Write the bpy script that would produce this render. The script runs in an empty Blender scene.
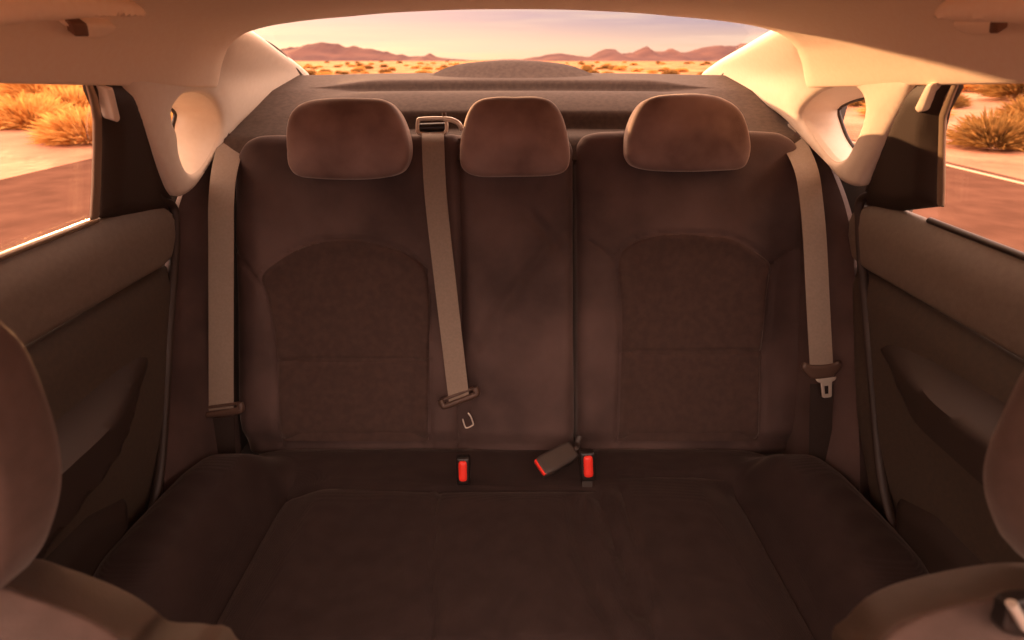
import bpy, bmesh, math, random
import numpy as np
from mathutils import Vector, noise
from mathutils.geometry import delaunay_2d_cdt

random.seed(7)
H = 1.25                      # eye height above the road; heights below are given relative to the eye
F = 520.0
TH = math.radians(26.6)
CT, ST = math.cos(TH), math.sin(TH)
C = bpy.context.scene.collection

# ------------------------------------------------------------------ rays
def ray(u, v):
    a, b = (u-512)/F, (320-v)/F
    return Vector((a, CT+b*ST, -ST+b*CT))
def atY(u, v, Y):
    r = ray(u, v); return r*(Y/r.y)

class Frame:
    """origin O, in-plane axes S, T and outward (towards the cabin) normal N; eye-relative"""
    def __init__(s, O, S, T, N):
        s.O, s.S, s.T, s.N = Vector(O), Vector(S).normalized(), Vector(T).normalized(), Vector(N).normalized()
    def px(s, u, v, off=0.0):
        r = ray(u, v)
        d = (s.O+s.N*off).dot(s.N)/r.dot(s.N)
        p = r*d-s.O
        return (p.dot(s.S), p.dot(s.T))
    def pts(s, l, off=0.0): return [s.px(u, v, off) for u, v in l]
    def P(s, a, b, n=0.0):
        p = s.O+s.S*a+s.T*b+s.N*n
        return Vector((p.x, p.y, p.z+H))

class CurvedFrame:
    """side surface |x| = g(y, z) of the cabin; in-plane coordinates are (y, z)"""
    def __init__(s, sg, g):
        s.sg, s.g = sg, g; s.S, s.T, s.N = Vector((0, 1, 0)), Vector((0, 0, 1)), Vector((-sg, 0, 0)); s.O = Vector((0, 0, 0))
    def px(s, u, v, off=0.0):
        r = ray(u, v); x = .62
        for _ in range(40):
            p = r*(x/abs(r.x)); x = .5*x+.5*s.g(p.y, p.z)
        return (p.y, p.z)
    def pts(s, l, off=0.0): return [s.px(u, v) for u, v in l]
    def P(s, y, z, n=0.0):
        e = 1e-3; g = s.g(y, z); gy = (s.g(y+e, z)-g)/e; gzz = (s.g(y, z+e)-g)/e
        nn = Vector((-s.sg, s.sg*0+gy, gzz)); nn = Vector((-s.sg, gy, gzz)).normalized()
        p = Vector((s.sg*g, y, z))+nn*n
        return Vector((p.x, p.y, p.z+H))

# ------------------------------------------------------------------ object helpers
def link(name, me, mat, parent=None, label=None):
    o = bpy.data.objects.new(name, me); C.objects.link(o)
    if mat is not None and me is not None: me.materials.append(mat)
    if parent is not None: o.parent = parent
    if label: o['label'] = label
    return o
def tag(o, label, cat, group=None, kind=None):
    o['label'] = label; o['category'] = cat
    if group: o['group'] = group
    if kind: o['kind'] = kind
    return o
def struct(o): o['kind'] = 'structure'; return o
def thing(name, label, cat, group=None):
    o = bpy.data.objects.new(name, None); C.objects.link(o); o.empty_display_size = .05
    return tag(o, label, cat, group)
def setbase(root, loc):
    root.location = loc
    for ch in root.children: ch.location = ch.location-Vector(loc)
def mesh_from(verts, faces, smooth=True, angle=40):
    me = bpy.data.meshes.new('m'); me.from_pydata([tuple(v) for v in verts], [], faces); me.update()
    if smooth:
        me.polygons.foreach_set('use_smooth', [True]*len(me.polygons))
        if angle: me.set_sharp_from_angle(angle=math.radians(angle))
    return me
def fixnormals(me):
    bm = bmesh.new(); bm.from_mesh(me); bmesh.ops.recalc_face_normals(bm, faces=bm.faces); bm.to_mesh(me); bm.free(); return me

# ------------------------------------------------------------------ 2D tools
def catmull(pts, closed=True, n=8):
    P = [np.array(p, float) for p in pts]; m = len(P); out = []
    rng = range(m) if closed else range(m-1)
    for i in rng:
        if closed: p0, p1, p2, p3 = P[(i-1) % m], P[i], P[(i+1) % m], P[(i+2) % m]
        else: p0, p1, p2, p3 = P[max(i-1, 0)], P[i], P[i+1], P[min(i+2, m-1)]
        for k in range(n):
            t = k/n
            out.append(.5*((2*p1)+(-p0+p2)*t+(2*p0-5*p1+4*p2-p3)*t*t+(-p0+3*p1-3*p2+p3)*t**3))
    if not closed: out.append(P[-1])
    return np.array(out)
def resample(pts, step, closed=True):
    P = np.array(pts, float)
    if closed: P = np.vstack([P, P[:1]])
    L = np.r_[0, np.cumsum(np.linalg.norm(np.diff(P, axis=0), axis=1))]
    n = max(8, int(round(L[-1]/step)))
    q = np.linspace(0, L[-1], n+1)
    out = np.stack([np.interp(q, L, P[:, k]) for k in range(P.shape[1])], 1)
    return out[:-1] if closed else out
def dist_poly(Q, P, closed=True):
    A = np.array(P, float); B = np.roll(A, -1, 0)
    if not closed: A, B = A[:-1], B[:-1]
    best = np.full(len(Q), 1e9)
    for a, b in zip(A, B):
        ab = b-a; L = (ab@ab)+1e-12
        t = np.clip(((Q-a)@ab)/L, 0, 1)
        best = np.minimum(best, ((Q-a-t[:, None]*ab)**2).sum(1))
    return np.sqrt(best)
def inside(Q, P):
    c = np.zeros(len(Q), bool); n = len(P); j = n-1
    for i in range(n):
        xi, yi = P[i]; xj, yj = P[j]
        if yi != yj:
            m = ((yi > Q[:, 1]) != (yj > Q[:, 1])) & (Q[:, 0] < (xj-xi)*(Q[:, 1]-yi)/(yj-yi)+xi)
            c ^= m
        j = i
    return c
def sst(x, a, b):
    t = np.clip((x-a)/(b-a), 0, 1); return t*t*(3-2*t)

def pad(name, outl, fr, thick, r=.01, hf=None, holes=(), res=.012, mat=None, parent=None, rb=0.0, smooth=True, label=None, nr=4, bres=None, angle=50):
    """solid padded panel: outline in the frame's plane, rounded front rim (radius r), height hf(s,t,d) towards the cabin, depth `thick` behind"""
    bres = bres or res*.7
    def prep(o): return resample(catmull(o) if smooth else o, bres)
    loops = [prep(outl)]+[prep(h) for h in holes]
    allb = np.vstack(loops)
    pts = [allb]
    def dist(Q): return np.min([dist_poly(Q, l) for l in loops], 0)
    def isin(Q):
        m = inside(Q, loops[0])
        for l in loops[1:]: m &= ~inside(Q, l)
        return m
    R = max(r, rb)
    for l in loops:
        tn = np.roll(l, -1, 0)-np.roll(l, 1, 0); tn /= (np.linalg.norm(tn, axis=1)[:, None]+1e-12)
        nn = np.stack([-tn[:, 1], tn[:, 0]], 1)
        if not inside(l[:1]+nn[:1]*1e-4, loops[0])[0] if l is loops[0] else inside(l[:1]+nn[:1]*1e-4, l)[0]: nn = -nn
        for k in range(1, nr+1):
            d = R*(1-math.cos(k*math.pi/2/nr))
            q = (l+nn*d)[(k % 2)::1 if k < 3 else 2]
            ok = isin(q); q = q[ok]
            if len(q): q = q[dist(q) > d*.96]; pts.append(q)
    lo, hi = loops[0].min(0), loops[0].max(0)
    xs = np.arange(lo[0]+res/2, hi[0], res); ys = np.arange(lo[1]+res/2, hi[1], res)
    G = np.stack(np.meshgrid(xs, ys), -1).reshape(-1, 2)
    G = G[isin(G)]; G = G[dist(G) > R+res*.4]; pts.append(G)
    V2 = np.vstack(pts)
    edges = []; o = 0
    for l in loops:
        edges += [(o+i, o+(i+1) % len(l)) for i in range(len(l))]; o += len(l)
    cv, ce, cf, ov, _, _ = delaunay_2d_cdt([Vector(p) for p in V2], edges, [], 0, 1e-7)
    V = np.array([(p[0], p[1]) for p in cv]); Fc = np.array([tuple(f) for f in cf if len(f) == 3])
    cen = V[Fc].mean(1); Fc = Fc[isin(cen)]
    a, b, c = V[Fc[:, 0]], V[Fc[:, 1]], V[Fc[:, 2]]
    area = (b[:, 0]-a[:, 0])*(c[:, 1]-a[:, 1])-(b[:, 1]-a[:, 1])*(c[:, 0]-a[:, 0])
    Fc[area < 0] = Fc[area < 0][:, ::-1]
    D = dist(V); D[D < 1e-6] = 0
    def rim(d, r):
        if r <= 0: return np.zeros(len(d))
        q = np.clip(r-d, 0, r); return -r+np.sqrt(np.maximum(r*r-q*q, 0))
    hgt = rim(D, r)+(hf(V[:, 0], V[:, 1], D) if hf else 0)
    bk = -thick-rim(D, rb)
    n = len(V); verts = []
    for (s, t), h in zip(V, hgt): verts.append(fr.P(s, t, h))
    for (s, t), h in zip(V, bk): verts.append(fr.P(s, t, h))
    faces = [tuple(f) for f in Fc]+[tuple(x+n for x in f[::-1]) for f in Fc]
    cnt = {}
    for f in Fc:
        for i in range(3):
            e = (int(f[i]), int(f[(i+1) % 3])); cnt[e] = 1
    for (i, j) in list(cnt):
        if (j, i) not in cnt: faces.append((j, i, i+n, j+n))
    flip = fr.S.cross(fr.T).dot(fr.N) < 0
    faces = [tuple(int(x) for x in (f[::-1] if flip else f)) for f in faces]
    used = sorted({x for f in faces for x in f}); mp = {x: i for i, x in enumerate(used)}
    me = mesh_from([verts[x] for x in used], [tuple(mp[x] for x in f) for f in faces], True, angle)
    return link(name, me, mat, parent, label)

def groove(s, t, line, w, dep):
    d = dist_poly(np.stack([s, t], 1), line, False); return -dep*np.exp(-(d/w)**2)
def puff(s, t, poly, w, hgt):
    Q = np.stack([s, t], 1); d = dist_poly(Q, poly); m = inside(Q, poly)
    return np.where(m, hgt*sst(d, 0, w), 0)

def V3(p): return Vector((p[0], p[1], p[2]+H))
def tube(name, path, r, mat, parent=None, closed=False, n=10, flat=1.0, label=None, world=False, smooth=True, cap=True):
    P = catmull(path, closed, 6) if smooth else np.array(path, float)
    P = [Vector(p)+(Vector() if world else Vector((0, 0, H))) for p in P]; m = len(P); verts, faces = [], []
    up = Vector((0, 0, 1))
    prev = None
    for i in range(m):
        a = P[(i-1) % m] if closed or i > 0 else P[i]; b = P[(i+1) % m] if closed or i < m-1 else P[i]
        t = (b-a).normalized()
        if prev is None:
            x = t.cross(up if abs(t.z) < .9 else Vector((1, 0, 0))).normalized()
        else: x = (prev-t*prev.dot(t)).normalized()
        prev = x; y = t.cross(x)
        for k in range(n):
            an = 2*math.pi*k/n; verts.append(P[i]+x*math.cos(an)*r+y*math.sin(an)*r*flat)
    for i in range(m if closed else m-1):
        j = (i+1) % m
        for k in range(n): faces.append((i*n+k, i*n+(k+1) % n, j*n+(k+1) % n, j*n+k))
    if not closed and cap: faces += [tuple(range(n))[::-1], tuple((m-1)*n+k for k in range(n))]
    return link(name, fixnormals(mesh_from(verts, faces, True, 60)), mat, parent, label)

def box_bm(bm, c, sz, axes=None):
    ax = axes or (Vector((1, 0, 0)), Vector((0, 1, 0)), Vector((0, 0, 1)))
    vs = []
    for x in (-1, 1):
        for y in (-1, 1):
            for z in (-1, 1): vs.append(bm.verts.new(Vector(c)+ax[0]*x*sz[0]/2+ax[1]*y*sz[1]/2+ax[2]*z*sz[2]/2))
    for f in ((0, 1, 3, 2), (4, 6, 7, 5), (0, 4, 5, 1), (2, 3, 7, 6), (0, 2, 6, 4), (1, 5, 7, 3)): bm.faces.new([vs[i] for i in f])
def box(name, c, sz, mat, parent=None, bev=.003, axes=None, label=None):
    bm = bmesh.new(); box_bm(bm, (c[0], c[1], c[2]+H), sz, axes)
    bmesh.ops.recalc_face_normals(bm, faces=bm.faces)
    if bev: bmesh.ops.bevel(bm, geom=bm.edges[:], offset=bev, segments=3, affect='EDGES', profile=.5)
    me = bpy.data.meshes.new('m'); bm.to_mesh(me); bm.free()
    me.polygons.foreach_set('use_smooth', [True]*len(me.polygons)); me.set_sharp_from_angle(angle=math.radians(50))
    return link(name, me, mat, parent, label)

def grid(name, rows, mat, parent=None, thick=0.0, label=None, world=False, angle=60, toward=None):
    """surface through a list of rows of points; thick > 0 gives it real depth (away from `toward`)"""
    m, n = len(rows), len(rows[0]); z = 0 if world else H
    verts = [Vector((p[0], p[1], p[2]+z)) for r in rows for p in r]
    faces = [(i*n+j, i*n+j+1, (i+1)*n+j+1, (i+1)*n+j) for i in range(m-1) for j in range(n-1)]
    me = mesh_from(verts, faces, True, 0)
    if thick:
        nor = [v.normal.copy() for v in me.vertices]
        mid = (m//2)*n+n//2
        tw = Vector(toward)+Vector((0, 0, z))
        sgn = 1 if nor[mid].dot(tw-verts[mid]) > 0 else -1
        k = len(verts)
        v2 = [v-no*sgn*thick for v, no in zip(verts, nor)]
        f2 = [tuple(x+k for x in f[::-1]) for f in faces]
        rim = [i for i in range(n)]+[i*n+n-1 for i in range(1, m)]+[(m-1)*n+j for j in range(n-2, -1, -1)]+[i*n for i in range(m-2, 0, -1)]
        f3 = [(rim[i], rim[(i+1) % len(rim)], rim[(i+1) % len(rim)]+k, rim[i]+k) for i in range(len(rim))]
        me = fixnormals(mesh_from(verts+v2, faces+f2+f3, True, angle))
    return link(name, me, mat, parent, label)

# ------------------------------------------------------------------ materials
def lin(c):
    return tuple((x/12.92 if x <= .04045 else ((x+.055)/1.055)**2.4) for x in [k/255 for k in c])+(1,)
def new_mat(name):
    m = bpy.data.materials.new(name); m.use_nodes = True; nt = m.node_tree
    return m, nt, nt.nodes['Principled BSDF']
def material(name, col, rough=.6, col2=None, nscale=40, ndet=4, bump=0.0, bscale=400, sheen=0, spec=.5, metal=0, weave=0, big=None, coat=0):
    m, nt, b = new_mat(name); N, L = nt.nodes, nt.links
    tc = N.new('ShaderNodeTexCoord')
    b.inputs['Roughness'].default_value = rough; b.inputs['Metallic'].default_value = metal
    b.inputs['Specular IOR Level'].default_value = spec
    if sheen:
        b.inputs['Sheen Weight'].default_value = sheen; b.inputs['Sheen Roughness'].default_value = .35
        b.inputs['Sheen Tint'].default_value = (1, .85, .75, 1)
    if coat: b.inputs['Coat Weight'].default_value = coat
    c1 = lin(col)
    if col2:
        nz = N.new('ShaderNodeTexNoise'); nz.inputs['Scale'].default_value = nscale; nz.inputs['Detail'].default_value = ndet
        L.new(tc.outputs['Object'], nz.inputs['Vector'])
        rp = N.new('ShaderNodeValToRGB'); rp.color_ramp.elements[0].position = .35; rp.color_ramp.elements[1].position = .68
        rp.color_ramp.elements[0].color = c1; rp.color_ramp.elements[1].color = lin(col2)
        L.new(nz.outputs['Fac'], rp.inputs['Fac']); L.new(rp.outputs['Color'], b.inputs['Base Color'])
    else: b.inputs['Base Color'].default_value = c1
    src = None
    if weave:
        w1 = N.new('ShaderNodeTexWave'); w1.bands_direction = 'X'; w1.inputs['Scale'].default_value = weave
        w2 = N.new('ShaderNodeTexWave'); w2.bands_direction = 'Z'; w2.inputs['Scale'].default_value = weave
        for w in (w1, w2): L.new(tc.outputs['Object'], w.inputs['Vector'])
        mx = N.new('ShaderNodeMath'); mx.operation = 'MULTIPLY'; L.new(w1.outputs['Fac'], mx.inputs[0]); L.new(w2.outputs['Fac'], mx.inputs[1])
        src = mx.outputs[0]
    if bump:
        nb = N.new('ShaderNodeTexNoise'); nb.inputs['Scale'].default_value = bscale; nb.inputs['Detail'].default_value = 3
        L.new(tc.outputs['Object'], nb.inputs['Vector'])
        h = nb.outputs['Fac']
        if src:
            ad = N.new('ShaderNodeMath'); ad.operation = 'ADD'; L.new(src, ad.inputs[0]); L.new(h, ad.inputs[1]); h = ad.outputs[0]
        bp = N.new('ShaderNodeBump'); bp.inputs['Strength'].default_value = bump; bp.inputs['Distance'].default_value = .001
        L.new(h, bp.inputs['Height']); L.new(bp.outputs['Normal'], b.inputs['Normal'])
    return m

M = {}
M['suede'] = material('suede', (72, 58, 55), .75, (104, 84, 79), 5, 5, bump=.5, bscale=600, sheen=.4, spec=.2)
M['head'] = material('head_suede', (106, 83, 77), .7, (158, 132, 124), 7, 4, bump=.4, bscale=600, sheen=1.0, spec=.2)
M['cloth'] = material('woven_cloth', (76, 60, 55), .85, (84, 66, 60), 60, 3, bump=.5, bscale=900, sheen=.35, spec=.2, weave=160)
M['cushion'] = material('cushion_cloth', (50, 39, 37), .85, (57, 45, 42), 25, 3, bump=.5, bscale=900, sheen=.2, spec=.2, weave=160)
M['front'] = material('front_cloth', (92, 74, 66), .85, (102, 82, 74), 60, 3, bump=.4, bscale=900, sheen=.3, spec=.2)
M['liner'] = material('headliner_fabric', (250, 230, 208), .9, (252, 234, 213), 120, 3, bump=.25, bscale=900, spec=.2)
M['cream'] = material('cream_plastic', (238, 222, 204), .45, (241, 226, 209), 90, 2, bump=.12, bscale=900, spec=.4)
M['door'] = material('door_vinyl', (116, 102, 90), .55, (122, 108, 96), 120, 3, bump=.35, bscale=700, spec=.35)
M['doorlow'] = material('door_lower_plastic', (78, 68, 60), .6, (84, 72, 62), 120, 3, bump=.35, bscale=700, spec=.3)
M['corner'] = material('corner_plastic', (62, 50, 43), .6, bump=.3, bscale=700, spec=.3)
M['slot'] = material('hinge_plastic', (120, 88, 68), .6)
M['arm'] = material('armrest_vinyl', (54, 43, 38), .6, bump=.35, bscale=700, spec=.35)
M['rubber'] = material('black_rubber', (58, 46, 40), .5, bump=.1, bscale=300)
M['shelf'] = material('shelf_felt', (74, 62, 56), .85, (84, 71, 64), 90, 4, bump=.4, bscale=500, spec=.2)
M['belt'] = material('belt_webbing', (148, 132, 117), .55, (156, 139, 124), 200, 2, bump=.5, bscale=500, sheen=.2, spec=.4, weave=240)
M['stop'] = material('belt_guide_plastic', (88, 68, 58), .35, spec=.5)
M['metal'] = material('polished_metal', (232, 222, 208), .3, metal=.55)
M['blackp'] = material('black_plastic', (34, 29, 27), .35, spec=.5)
M['greyp'] = material('buckle_grey_plastic', (74, 66, 62), .4, spec=.5)
M['red'] = material('red_button', (255, 62, 48), .4, spec=.5)
M['bodypaint'] = material('body_paint', (70, 64, 60), .3, coat=.5)
M['carpet'] = material('carpet', (44, 36, 34), .95, (54, 44, 40), 150, 4, bump=.8, bscale=400)
M['chrome'] = material('window_trim', (190, 165, 140), .3, metal=.6)

def glass_mat():
    m = bpy.data.materials.new('window_glass'); m.use_nodes = True; nt = m.node_tree; nt.nodes.clear(); N, L = nt.nodes, nt.links
    o = N.new('ShaderNodeOutputMaterial'); mx = N.new('ShaderNodeMixShader'); t = N.new('ShaderNodeBsdfTransparent'); g = N.new('ShaderNodeBsdfGlossy')
    t.inputs['Color'].default_value = (.96, .95, .93, 1); g.inputs['Roughness'].default_value = .02
    mx.inputs[0].default_value = .03
    L.new(t.outputs[0], mx.inputs[1]); L.new(g.outputs[0], mx.inputs[2]); L.new(mx.outputs[0], o.inputs[0]); return m
M['glass'] = glass_mat()

# ------------------------------------------------------------------ rear seat: backrests
P0 = Vector((0, .98, -.822)); P1 = Vector((0, 1.21, -.160)); Tb = (P1-P0).normalized()
BK = Frame(P0, (1, 0, 0), Tb, (0, -Tb.z, Tb.y))
def pl(l): return catmull(BK.pts(l), False, 6)
def PL(l): return catmull(BK.pts(l), True, 6)
Lseams = [pl([(428, 270), (408, 252), (382, 243), (351, 238), (321, 240), (299, 246), (277, 259), (262, 272), (255, 274), (246, 262), (236, 250)]),
          pl([(257, 276), (266, 294), (272, 324), (277, 359), (278, 399), (279, 451)]),
          pl([(428, 270), (432, 311), (430, 364), (430, 451)]), pl([(277, 361), (352, 361), (430, 361)])]
Lpanel = PL([(428, 270), (408, 252), (382, 243), (351, 238), (321, 240), (299, 246), (277, 260), (262, 276), (268, 300), (273, 330), (277, 362), (278, 400), (279, 430), (279, 450), (282, 457), (300, 458), (410, 458), (427, 457), (430, 450), (430, 430), (431, 364), (432, 311)])
Rseams = [pl([(773, 264), (757, 250), (735, 238), (713, 234), (674, 232), (650, 235), (630, 242), (613, 256)]),
          pl([(577, 239), (588, 241), (601, 249), (611, 258), (616, 270), (619, 302), (620, 333), (618, 390), (616, 446)]),
          pl([(773, 265), (770, 289), (766, 329), (763, 364), (761, 446)]), pl([(773, 264), (783, 256), (801, 246)]),
          pl([(620, 353), (690, 353), (763, 352)])]
Rpanel = PL([(773, 264), (757, 250), (735, 238), (713, 234), (674, 232), (650, 235), (630, 242), (616, 260), (619, 302), (620, 333), (618, 390), (617, 430), (616, 450), (619, 457), (640, 458), (740, 458), (758, 457), (761, 450), (762, 430), (763, 364), (766, 329), (770, 289)])
Csplit = pl([(457, 120), (459, 180), (461, 250), (462, 330), (458, 400), (456, 455)])
sc = Csplit[:, 0].mean()
Ccrease = [pl([(478, 345), (500, 310), (530, 270), (566, 228)]), pl([(565, 255), (545, 232), (530, 215)])]

def wrinkle(s, t, amp, sc_, seed):
    return np.array([noise.noise(Vector((a*sc_, b*sc_*.6, seed)))*amp for a, b in zip(s, t)])
def hL(s, t, d):
    h = .014*sst(d, 0, .09)*0
    edge = Csplit[:, 0].mean()
    h = h+puff(s, t, Lpanel, .05, -.010)
    for l in Lseams: h = h+groove(s, t, l, .0050, .0065)
    h = h+groove(s, t, Csplit, .008, .014)
    # outer side bolster swell
    cen = -.325
    out = sst(np.abs(s-cen), .16, .25)*(s < edge)*.012*sst(t, -.0, .08)
    h = h+out
    m = (s > edge)
    h = h+np.where(m, .012*sst(s-edge, 0, .05)*sst(.17-s, 0, .05), 0)
    for l in Ccrease: h = h+groove(s, t, l, .014, .010)
    h = h+wrinkle(s, t, .007, 9, 1.3)*sst(t, .35, .5)+wrinkle(s, t, .0015, 22, 3.3)
    h = h-.016*(1-sst(t, -.01, .035))
    return h
def hR(s, t, d):
    h = puff(s, t, Rpanel, .05, -.010)
    for l in Rseams: h = h+groove(s, t, l, .0050, .0065)
    h = h+sst(np.abs(s-.435), .16, .25)*.012*sst(t, 0, .08)
    h = h+wrinkle(s, t, .008, 8, 5.3)*sst(t, .33, .5)+wrinkle(s, t, .0015, 22, 7.3)
    h = h-.016*(1-sst(t, -.01, .035))
    return h

def seat_material(name, panel_poly, extra=None):
    return None

bl = thing('folding_rear_seat', 'wide two-person section of the dark rear seat backrest, on the left with two headrests', 'seat backrest')
outL = BK.pts([(236, 300), (234, 220), (234, 170), (239, 148), (251, 137), (275, 133), (350, 132), (455, 132), (552, 133), (566, 137), (573, 147), (574, 170), (574, 300), (575, 400), (575, 440), (572, 458), (500, 461), (400, 461), (300, 461), (252, 460), (241, 448), (237, 400)])
pad('backrest_cover', outL, BK, .11, .028, hL, res=.007, mat=M['suede'], parent=bl, nr=5)
br = thing('folding_rear_seat', 'narrow single-person section of the dark rear seat backrest, on the right', 'seat backrest')
outR = BK.pts([(578, 300), (577, 200), (576, 155), (580, 140), (592, 132), (630, 129), (700, 128), (770, 129), (790, 134), (801, 147), (806, 175), (807, 230), (806, 300), (804, 380), (800, 440), (790, 459), (700, 461), (600, 461), (581, 457), (578, 430)])
pad('backrest_cover', outR, BK, .11, .028, hR, res=.007, mat=M['suede'], parent=br, nr=5)

# woven centre panels, inset just proud of the suede
def panel(parent, poly, hf, hseam):
    P = np.array(poly)
    def hh(s, t, d): return hf(s, t, np.full(len(s), .1))+.0045*sst(d, 0, .008)
    P = resample(P, .007); tn = np.roll(P, -1, 0)-np.roll(P, 1, 0); tn /= np.linalg.norm(tn, axis=1)[:, None]
    nn = np.stack([-tn[:, 1], tn[:, 0]], 1)
    if not inside((P+nn*.002)[5:6], P)[0]: nn = -nn
    P2 = P+nn*.0055
    t0 = .0
    P2[:, 1] = np.maximum(P2[:, 1], .004)
    return pad('centre_panel', resample(P2, .007), BK, .008, .0, hh, res=.005, mat=M['cloth'], parent=parent, nr=2, smooth=False, label='woven centre panel')
panel(bl, Lpanel, hL, None); panel(br, Rpanel, hR, None)

# headrests
HF = Frame(P1+Vector((0, -.055, .03)), (1, 0, 0), (0, .16, 1), (0, -1, .16))
def headrest(parent, out, label=None):
    o = HF.pts(out); c = np.mean(o, 0)
    rng = np.ptp(np.array(o), 0)
    def h(s, t, d):
        q = sst(d, 0, .075)*.016+.01*0
        seam = -.0022*np.exp(-((d-.012)/.0028)**2)
        return q+seam+wrinkle(s, t, .003, 14, c[0]*7)
    hr = pad('headrest', o, HF, .085, .020, h, res=.007, mat=M['head'], parent=parent, rb=.03, nr=6, label=label, angle=0)
    for sx in (-1, 1):
        s = c[0]+sx*.055
        a = HF.P(s, c[1]-.04, -.045); b = BK.P(s, BK.px(300, 150)[1]-.04, -.05)
        tube('headrest_post', [tuple(a), tuple(b)], .006, M['metal'], hr, world=True, smooth=False)
    return hr
headrest(bl, [(284, 150), (284, 128), (290, 110), (305, 100), (330, 97), (360, 97), (382, 99), (394, 108), (403, 125), (408, 146), (406, 163), (397, 174), (375, 179), (345, 180), (315, 179), (295, 176), (286, 166)])
headrest(bl, [(459, 158), (461, 134), (467, 112), (477, 100), (495, 96), (515, 96), (538, 96), (553, 101), (563, 115), (569, 137), (571, 158), (566, 171), (550, 176), (515, 177), (480, 177), (464, 171)])
headrest(br, [(628, 150), (631, 128), (641, 106), (655, 96), (680, 93), (705, 93), (725, 97), (741, 107), (750, 123), (754, 145), (751, 161), (743, 169), (720, 171), (690, 172), (655, 171), (637, 167), (630, 160)])

# ------------------------------------------------------------------ rear seat cushion
CU = Frame((0, .98, -.826), (1, 0, 0), (0, -1, .045), (0, .045, 1))
def symm(l): return l+[(-x, y) for x, y in l[::-1]]
outC = symm([(0, -.02), (.45, -.02), (.585, -.01), (.635, .04), (.668, .12), (.685, .25), (.69, .40), (.66, .50), (.55, .535), (.30, .545)])
outC = [(x, y) for x, y in outC]
gl1 = catmull([CU.px(437, 487), CU.px(434, 560), CU.px(432, 650)], False)
gl2 = catmull([CU.px(622, 486), CU.px(630, 520), CU.px(640, 570), CU.px(656, 650)], False)
gl3 = catmull([CU.px(285, 484), CU.px(430, 487)], False); gl5 = catmull([CU.px(440, 487), CU.px(600, 487)], False); gl4 = catmull([CU.px(622, 473), CU.px(760, 470)], False)
wr = [catmull([CU.px(x, y) for x, y in l], False) for l in ([(575, 500), (580, 540), (596, 585), (618, 630), (635, 660)], [(600, 495), (612, 530), (628, 570), (640, 610)], [(590, 540), (606, 575), (626, 605)])]
def hC(s, t, d):
    a = np.abs(s)
    h = .076*sst(a, .495, .575)*sst(t, .02, .13)*(1-.5*sst(t, .38, .52))
    h = h-.026*sst(a, .40, .49)*(1-sst(a, .49, .53))*sst(t, .06, .14)
    h = h+.010*sst(t, .10, .2)-.03*sst(t, .47, .55)-.01
    h = h-.016*np.exp(-((a-.498)/.012)**2)*sst(t, .08, .14)
    for g in (gl1, gl2, gl3, gl4, gl5): h = h+groove(s, t, g, .006, .008)
    g1, g2 = -.14, .225
    h = h+.006*np.exp(-((s-.04)/.1)**2)*sst(t, .12, .2)
    for g, q in zip(wr, (.011, .014, .008)): h = h+groove(s, t, g, .014, q)
    for g, q in zip(wr, (.004, .004, .003)): h = h-groove(s-.022, t, g, .014, q)
    return h+wrinkle(s, t, .003, 7, 2.2)
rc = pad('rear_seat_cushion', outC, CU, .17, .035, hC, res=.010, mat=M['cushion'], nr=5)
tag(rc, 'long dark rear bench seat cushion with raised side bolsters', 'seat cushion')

# ------------------------------------------------------------------ body shell lofts
def interp_curve(pts, n):
    return resample(catmull(pts, False, 8), 1e9 if False else (np.sum(np.linalg.norm(np.diff(catmull(pts, False, 8), axis=0), axis=1))/(n)), False)[:n+1]

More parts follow.
